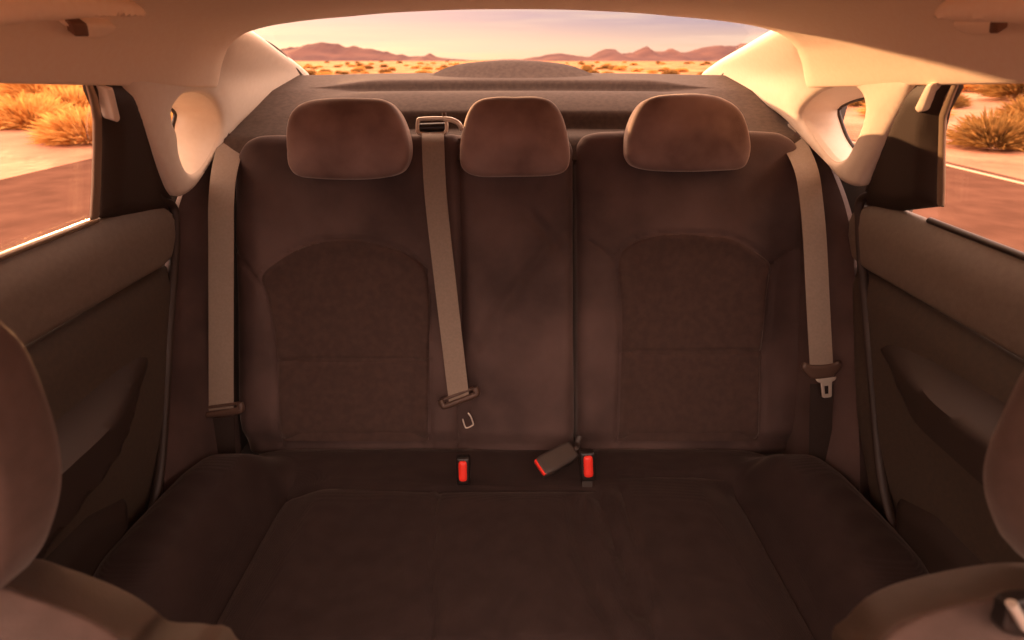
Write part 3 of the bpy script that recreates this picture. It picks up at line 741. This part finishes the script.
# ------------------------------------------------------------------ outside
def ground_mat():
    m, nt, b = new_mat('desert_sand'); N, L = nt.nodes, nt.links
    tc = N.new('ShaderNodeTexCoord')
    n1 = N.new('ShaderNodeTexNoise'); n1.inputs['Scale'].default_value = .35; n1.inputs['Detail'].default_value = 8; n1.inputs['Roughness'].default_value = .65
    n2 = N.new('ShaderNodeTexNoise'); n2.inputs['Scale'].default_value = 5; n2.inputs['Detail'].default_value = 6
    L.new(tc.outputs['Object'], n1.inputs['Vector']); L.new(tc.outputs['Object'], n2.inputs['Vector'])
    r = N.new('ShaderNodeValToRGB'); e = r.color_ramp.elements; e[0].position = .38; e[0].color = lin((150, 102, 78)); e[1].position = .62; e[1].color = lin((190, 140, 110))
    L.new(n1.outputs['Fac'], r.inputs['Fac'])
    # dry scrub tint far out on the plain
    sx = N.new('ShaderNodeSeparateXYZ'); L.new(tc.outputs['Object'], sx.inputs[0])
    mr = N.new('ShaderNodeMapRange'); mr.inputs['From Min'].default_value = 14; mr.inputs['From Max'].default_value = 45; L.new(sx.outputs['Y'], mr.inputs['Value'])
    n3 = N.new('ShaderNodeTexNoise'); n3.inputs['Scale'].default_value = .22; n3.inputs['Detail'].default_value = 9; n3.inputs['Roughness'].default_value = .75
    mp = N.new('ShaderNodeMapping'); mp.inputs['Scale'].default_value = (1, .35, 1); L.new(tc.outputs['Object'], mp.inputs[0]); L.new(mp.outputs[0], n3.inputs['Vector'])
    r2 = N.new('ShaderNodeValToRGB'); e = r2.color_ramp.elements; e[0].position = .42; e[0].color = lin((138, 84, 50)); e[1].position = .58; e[1].color = lin((204, 144, 96))
    L.new(n3.outputs['Fac'], r2.inputs['Fac'])
    mx = N.new('ShaderNodeMix'); mx.data_type = 'RGBA'; L.new(mr.outputs[0], mx.inputs[0]); L.new(r.outputs[0], mx.inputs[6]); L.new(r2.outputs[0], mx.inputs[7])
    L.new(mx.outputs[2], b.inputs['Base Color']); b.inputs['Roughness'].default_value = .95; b.inputs['Specular IOR Level'].default_value = .1
    bp = N.new('ShaderNodeBump'); bp.inputs['Strength'].default_value = .6; bp.inputs['Distance'].default_value = .08
    L.new(n2.outputs['Fac'], bp.inputs['Height']); L.new(bp.outputs[0], b.inputs['Normal'])
    return m
M['sand'] = ground_mat()
M['road'] = material('asphalt', (92, 64, 52), 1.0, (108, 76, 62), 3, 8, bump=.5, bscale=60, spec=.0)
M['line'] = material('road_line', (190, 158, 130), .8)
M['hill'] = material('hazy_hill_rock', (88, 64, 64), .95, (116, 84, 76), .03, 8, spec=.05)  # distance haze is put into this mauve base colour

def gz(x, y):
    a = abs(x)
    side = float(sst(np.array(a), 7.5, 16.0))*(1-float(sst(np.array(float(y)), 26.0, 45.0)))
    h = side*(.35+.35*noise.noise(Vector((x*.13, y*.13, .3)))+.12*noise.noise(Vector((x*.5, y*.5, 2))))
    h += .05*noise.noise(Vector((x*.8, y*.8, 5)))*(a > 6.6)
    return h*(a > 6.2)-.02
ys = list(np.arange(-14, 50, .8))+[55, 62, 72, 85, 105, 140, 200, 300, 500, 900, 1600, 3000]
xs = [-3000, -1200, -500, -200, -100, -60, -42]+list(np.arange(-36, 36.1, .8))+[42, 60, 100, 200, 500, 1200, 3000]
rows = [[(x, y, gz(x, y)) for x in xs] for y in ys]
gr = grid('ground', rows, M['sand'], world=True); struct(gr)
def quadstrip(name, y0, y1, x0, x1, z, mat, n=60):
    rows = [[(x0+(x1-x0)*k/4, y0+(y1-y0)*i/n, z) for k in range(5)] for i in range(n+1)]
    return grid(name, rows, mat, world=True, thick=.02, toward=(0, 10, 50))
rd = quadstrip('road', -14, 200, -5.9, 5.9, .012, M['road']); struct(rd)
for sx in (1,):
    l_ = quadstrip('road_edge_line', -14, 60, sx*5.66, sx*5.74, .018, M['line']); struct(l_)

def hill(name, sky, Y, seed, label=None):
    P = [atY(u, v, Y) for u, v in sky]
    X = [p.x for p in P]; Z = [p.z+H for p in P]
    xs = np.linspace(X[0], X[-1], 260); rows = []
    for j in range(26):
        f = j/25
        r = []
        for x in xs:
            hz = np.interp(x, X, Z)+2.0*noise.noise(Vector((x*.03, 0, seed)))*min(1, abs(np.interp(x, X, Z))/8)
            hz += (2.4*(.35-abs(noise.noise(Vector((x*.06, 0, seed+4)))))+1.2*(.35-abs(noise.noise(Vector((x*.15, 0, seed+9))))))*min(1, abs(hz)/7)
            pr_ = (f/.5)**1.3 if f <= .5 else (1-(f-.5)/.5)**1.2
            y = Y-90+180*f
            rg = noise.noise(Vector((x*.035, y*.02, seed)))
            z = hz*pr_*(1+.55*rg*(1-abs(2*f-1)**.5*0)*(1-pr_)*1.6)
            r.append((x, y+25*noise.noise(Vector((x*.02, seed, 1)))*(1-pr_), z-.8))
        rows.append(r)
    o = grid(name, rows, M['hill'], world=True, angle=0); struct(o)
hill('hills', [(150, 60), (200, 55), (240, 52), (262, 50), (272, 49), (290, 46), (305, 45), (318, 42), (325, 40), (332, 41), (345, 45), (355, 45), (370, 48), (390, 52), (410, 55), (424, 56), (430, 53), (436, 56), (450, 58), (480, 60)], 620, 1.1)
hill('hills', [(480, 60), (515, 58), (540, 56), (550, 53), (562, 52), (575, 54), (590, 56), (598, 51), (606, 48), (614, 48), (622, 52), (634, 51), (641, 47), (647, 45), (654, 50), (662, 49), (671, 47), (680, 50), (688, 51), (697, 47), (710, 45), (722, 44), (735, 45), (742, 42), (760, 44), (800, 50), (880, 58)], 600, 7.7)

# shrubs: tufts of thin dry blades
def leafmat(name, c1, c2):
    m, nt, b = new_mat(name); N, L = nt.nodes, nt.links
    tc = N.new('ShaderNodeTexCoord'); nz = N.new('ShaderNodeTexNoise'); nz.inputs['Scale'].default_value = 6
    L.new(tc.outputs['Object'], nz.inputs['Vector'])
    r = N.new('ShaderNodeValToRGB'); e = r.color_ramp.elements; e[0].position = .35; e[0].color = lin(c1); e[1].position = .65; e[1].color = lin(c2)
    L.new(nz.outputs['Fac'], r.inputs[0]); L.new(r.outputs[0], b.inputs['Base Color']); b.inputs['Roughness'].default_value = .9
    b.inputs['Specular IOR Level'].default_value = .1
    tr = N.new('ShaderNodeBsdfTranslucent'); L.new(r.outputs[0], tr.inputs[0]); mx = N.new('ShaderNodeMixShader'); mx.inputs[0].default_value = .35
    L.new(b.outputs[0], mx.inputs[1]); L.new(tr.outputs[0], mx.inputs[2]); L.new(mx.outputs[0], N['Material Output'].inputs[0])
    return m
M['dry'] = leafmat('dry_grass', (196, 140, 74), (232, 184, 108)); M['green'] = leafmat('sage_green', (128, 98, 54), (176, 134, 76)); M['stem'] = material('twig', (110, 76, 50), .9)
def bush_mesh(seed, n, spread, hgt, blade):
    rnd = random.Random(seed); V, Fa = [], []
    for i in range(n):
        an = rnd.uniform(0, 6.283); el = math.acos(rnd.uniform(.05, 1)); L = rnd.uniform(.55, 1)
        d = Vector((math.cos(an)*math.sin(el)*spread, math.sin(an)*math.sin(el)*spread, math.cos(el)*hgt+.08*hgt))*L
        b0 = Vector((math.cos(an), math.sin(an), 0))*rnd.uniform(0, .25)*spread*.6
        st = b0+d*rnd.uniform(.15, .7); en = b0+d+Vector((rnd.gauss(0, .04), rnd.gauss(0, .04), rnd.uniform(-.06, .03)))*spread
        side = d.cross(Vector((rnd.gauss(0, 1), rnd.gauss(0, 1), rnd.gauss(0, 1)))).normalized()*blade*rnd.uniform(.5, 1.2)
        k = len(V); mid = st.lerp(en, .5)+Vector((0, 0, .03))
        V += [st, mid-side, mid+side, en]; Fa.append((k, k+1, k+3, k+2))
    return V, Fa
protos = []
for i in range(6):
    V, Fa = bush_mesh(i*11+3, 1500, 1.0, [.75, .85, .65, .8, .7, .9][i], .022)
    me = mesh_from(V, Fa, False); me.materials.append(M['dry'] if i % 2 == 0 else M['green']); protos.append(me)
sV, sF = [], []
for k in range(9):
    a = k*.7; d = Vector((math.cos(a)*.6, math.sin(a)*.6, .55))*(.7+.03*k); r_ = .012; i0 = len(sV)
    for p, q in ((Vector((0, 0, -.05)), r_*1.6), (d, r_*.5)):
        for c in range(4): sV.append(p+Vector((math.cos(c*1.57), math.sin(c*1.57), 0))*q)
    sF += [(i0+c, i0+(c+1) % 4, i0+4+(c+1) % 4, i0+4+c) for c in range(4)]
stem_me = mesh_from(sV, sF, False); stem_me.materials.append(M['stem'])
def shrub(x, y, s, k, label, group, stems=True, zs=1.0):
    o = bpy.data.objects.new('desert_shrub', protos[k % 6]); C.objects.link(o)
    o.location = (x, y, gz(x, y)-.02); o.scale = (s, s, s*zs); o.rotation_euler = (0, 0, random.uniform(0, 6.28))
    tag(o, label, 'shrub', group)
    if stems:
        st = bpy.data.objects.new('stem', stem_me); C.objects.link(st); st.parent = o
    return o
def gpos(u, v, z=0.2):
    r = ray(u, v); d = (z-H)/r.z; return r.x*d, r.y*d
near = [  # (px, py of the foot, size, kind)
 (1000, 134, .9, 3), (965, 128, .8, 1), (1018, 104, 1.3, 5), (1040, 118, 1.0, 1), (985, 101, 1.2, 3), (962, 101, 1.0, 0), (1075, 140, .9, 3),
 (85, 128, 1.0, 0), (58, 126, .9, 2), (30, 118, 1.1, 0), (5, 124, 1.0, 4), (72, 108, 1.3, 2), (40, 103, 1.3, 0), (12, 102, 1.4, 2), (-30, 116, 1.0, 4), (90, 98, 1.5, 4)]
placed = []
def free(x, y, r):
    if any((x-a)**2+(y-b)**2 < (r+c)**2 for a, b, c in placed): return False
    placed.append((x, y, r)); return True
def side_shrub(x, y, s, k, zs=1.0):
    if not free(x, y, s*1.12): return
    w = 'right' if x > 0 else 'left'
    shrub(x, y, s, k, f'dry desert shrub beyond the road, seen through the {w} rear window', f'dry desert shrubs outside the {w} rear window', zs=zs)
for u, v, s, k in near:
    x, y = gpos(u, v); side_shrub(x, y, s*.85, k)
for sx in (-1, 1):
    for i in range(160):
        y = random.uniform(12, 36); x = sx*y*random.uniform(.62, 1.05)
        side_shrub(x, y, random.uniform(.4, 1.15), random.choice([0, 2, 4, 0] if sx < 0 else [1, 3, 0, 2, 5]), zs=.8)
for i in range(230):
    y = 42*(1/(1-random.random()*.88)); x = y*random.uniform(-.55, .55)
    if abs(x) < 6.8: x = 7*(1 if x > 0 else -1)+x*.2
    s_ = random.uniform(.35, .8)*(1+y/250)
    if free(x, y, s_*1.12): shrub(x, y, s_, random.randrange(6), 'small dry shrub on the desert plain beyond the rear window', 'small shrubs on the plain behind the car', stems=False, zs=.8)

# ------------------------------------------------------------------ light: world + sun
SUN_AZ = math.radians(42)    # to the left of straight behind the car
SUN_EL = math.radians(8.4)
sd = Vector((-math.sin(SUN_AZ)*math.cos(SUN_EL), math.cos(SUN_AZ)*math.cos(SUN_EL), math.sin(SUN_EL)))
sl = bpy.data.lights.new('sun', 'SUN'); sl.energy = 6.2; sl.angle = math.radians(.8); sl.color = (1, .53, .25)
so = bpy.data.objects.new('sun', sl); C.objects.link(so); so.location = (sd*30)+Vector((0, 0, 3)); so.rotation_euler = (-sd).to_track_quat('-Z', 'Y').to_euler()

w = bpy.data.worlds.new('sky'); bpy.context.scene.world = w; w.use_nodes = True; nt = w.node_tree; N, L = nt.nodes, nt.links
bg_ = N['Background']; tc = N.new('ShaderNodeTexCoord'); sx = N.new('ShaderNodeSeparateXYZ'); L.new(tc.outputs['Generated'], sx.inputs[0])
r = N.new('ShaderNodeValToRGB'); cr = r.color_ramp
S4 = 1.0
stops = [(0.0, (228, 184, 154)), (.018, (226, 186, 162)), (.038, (200, 168, 160)), (.062, (158, 142, 160)), (.11, (160, 138, 152)), (.20, (212, 178, 164)), (.45, (210, 174, 160)), (1.0, (204, 168, 154))]
cr.elements[0].position = 0; cr.elements[0].color = lin(stops[0][1]); cr.elements[1].position = 1; cr.elements[1].color = lin(stops[-1][1])
for p, c in stops[1:-1]: e = cr.elements.new(p); e.color = lin(c)
L.new(sx.outputs['Z'], r.inputs['Fac'])
# warm glow around the low sun
dt = N.new('ShaderNodeVectorMath'); dt.operation = 'DOT_PRODUCT'; L.new(tc.outputs['Generated'], dt.inputs[0]); dt.inputs[1].default_value = sd
mr = N.new('ShaderNodeMapRange'); mr.inputs['From Min'].default_value = .35; mr.inputs['From Max'].default_value = 1; L.new(dt.outputs['Value'], mr.inputs['Value'])
pw = N.new('ShaderNodeMath'); pw.operation = 'POWER'; L.new(mr.outputs[0], pw.inputs[0]); pw.inputs[1].default_value = 2.2
gl = N.new('ShaderNodeMix'); gl.data_type = 'RGBA'; gl.blend_type = 'ADD'; L.new(pw.outputs[0], gl.inputs[0]); L.new(r.outputs[0], gl.inputs[6]); gl.inputs[7].default_value = (.85, .42, .15, 1)
# sky boosted above the visible band, added to light the ground and cabin
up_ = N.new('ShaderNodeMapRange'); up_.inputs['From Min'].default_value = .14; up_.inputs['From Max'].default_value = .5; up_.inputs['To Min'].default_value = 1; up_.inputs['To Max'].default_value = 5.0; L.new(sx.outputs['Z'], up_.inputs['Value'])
# streaky clouds
mp = N.new('ShaderNodeMapping'); mp.inputs['Scale'].default_value = (2.2, 2.2, 45); mp.inputs['Rotation'].default_value = (0, .05, 0); L.new(tc.outputs['Generated'], mp.inputs[0])
nz = N.new('ShaderNodeTexNoise'); nz.inputs['Scale'].default_value = 1.6; nz.inputs['Detail'].default_value = 7; nz.inputs['Roughness'].default_value = .55; L.new(mp.outputs[0], nz.inputs['Vector'])
cm = N.new('ShaderNodeMapRange'); cm.inputs['From Min'].default_value = .44; cm.inputs['From Max'].default_value = .62; cm.inputs['To Max'].default_value = .5; L.new(nz.outputs['Fac'], cm.inputs['Value'])
cl_ = N.new('ShaderNodeMix'); cl_.data_type = 'RGBA'; L.new(cm.outputs[0], cl_.inputs[0]); L.new(gl.outputs[2], cl_.inputs[6]); cl_.inputs[7].default_value = lin((234, 198, 174))
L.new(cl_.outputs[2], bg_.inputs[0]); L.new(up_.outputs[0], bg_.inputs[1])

# ------------------------------------------------------------------ camera
cam = bpy.data.cameras.new('camera'); co = bpy.data.objects.new('camera', cam); C.objects.link(co)
co.location = (0, 0, H); co.rotation_euler = (math.pi/2-TH, 0, 0)
cam.sensor_width = 36; cam.lens = F/1024*36; cam.clip_start = .02; cam.clip_end = 8000
cam.dof.use_dof = True; cam.dof.focus_distance = 1.15; cam.dof.aperture_fstop = 4.0
sc0 = bpy.context.scene; sc0.camera = co
vs = sc0.view_settings; vs.view_transform = 'Standard'; vs.look = 'None'; vs.gamma = 1; vs.use_curve_mapping = False; vs.exposure = 0.62
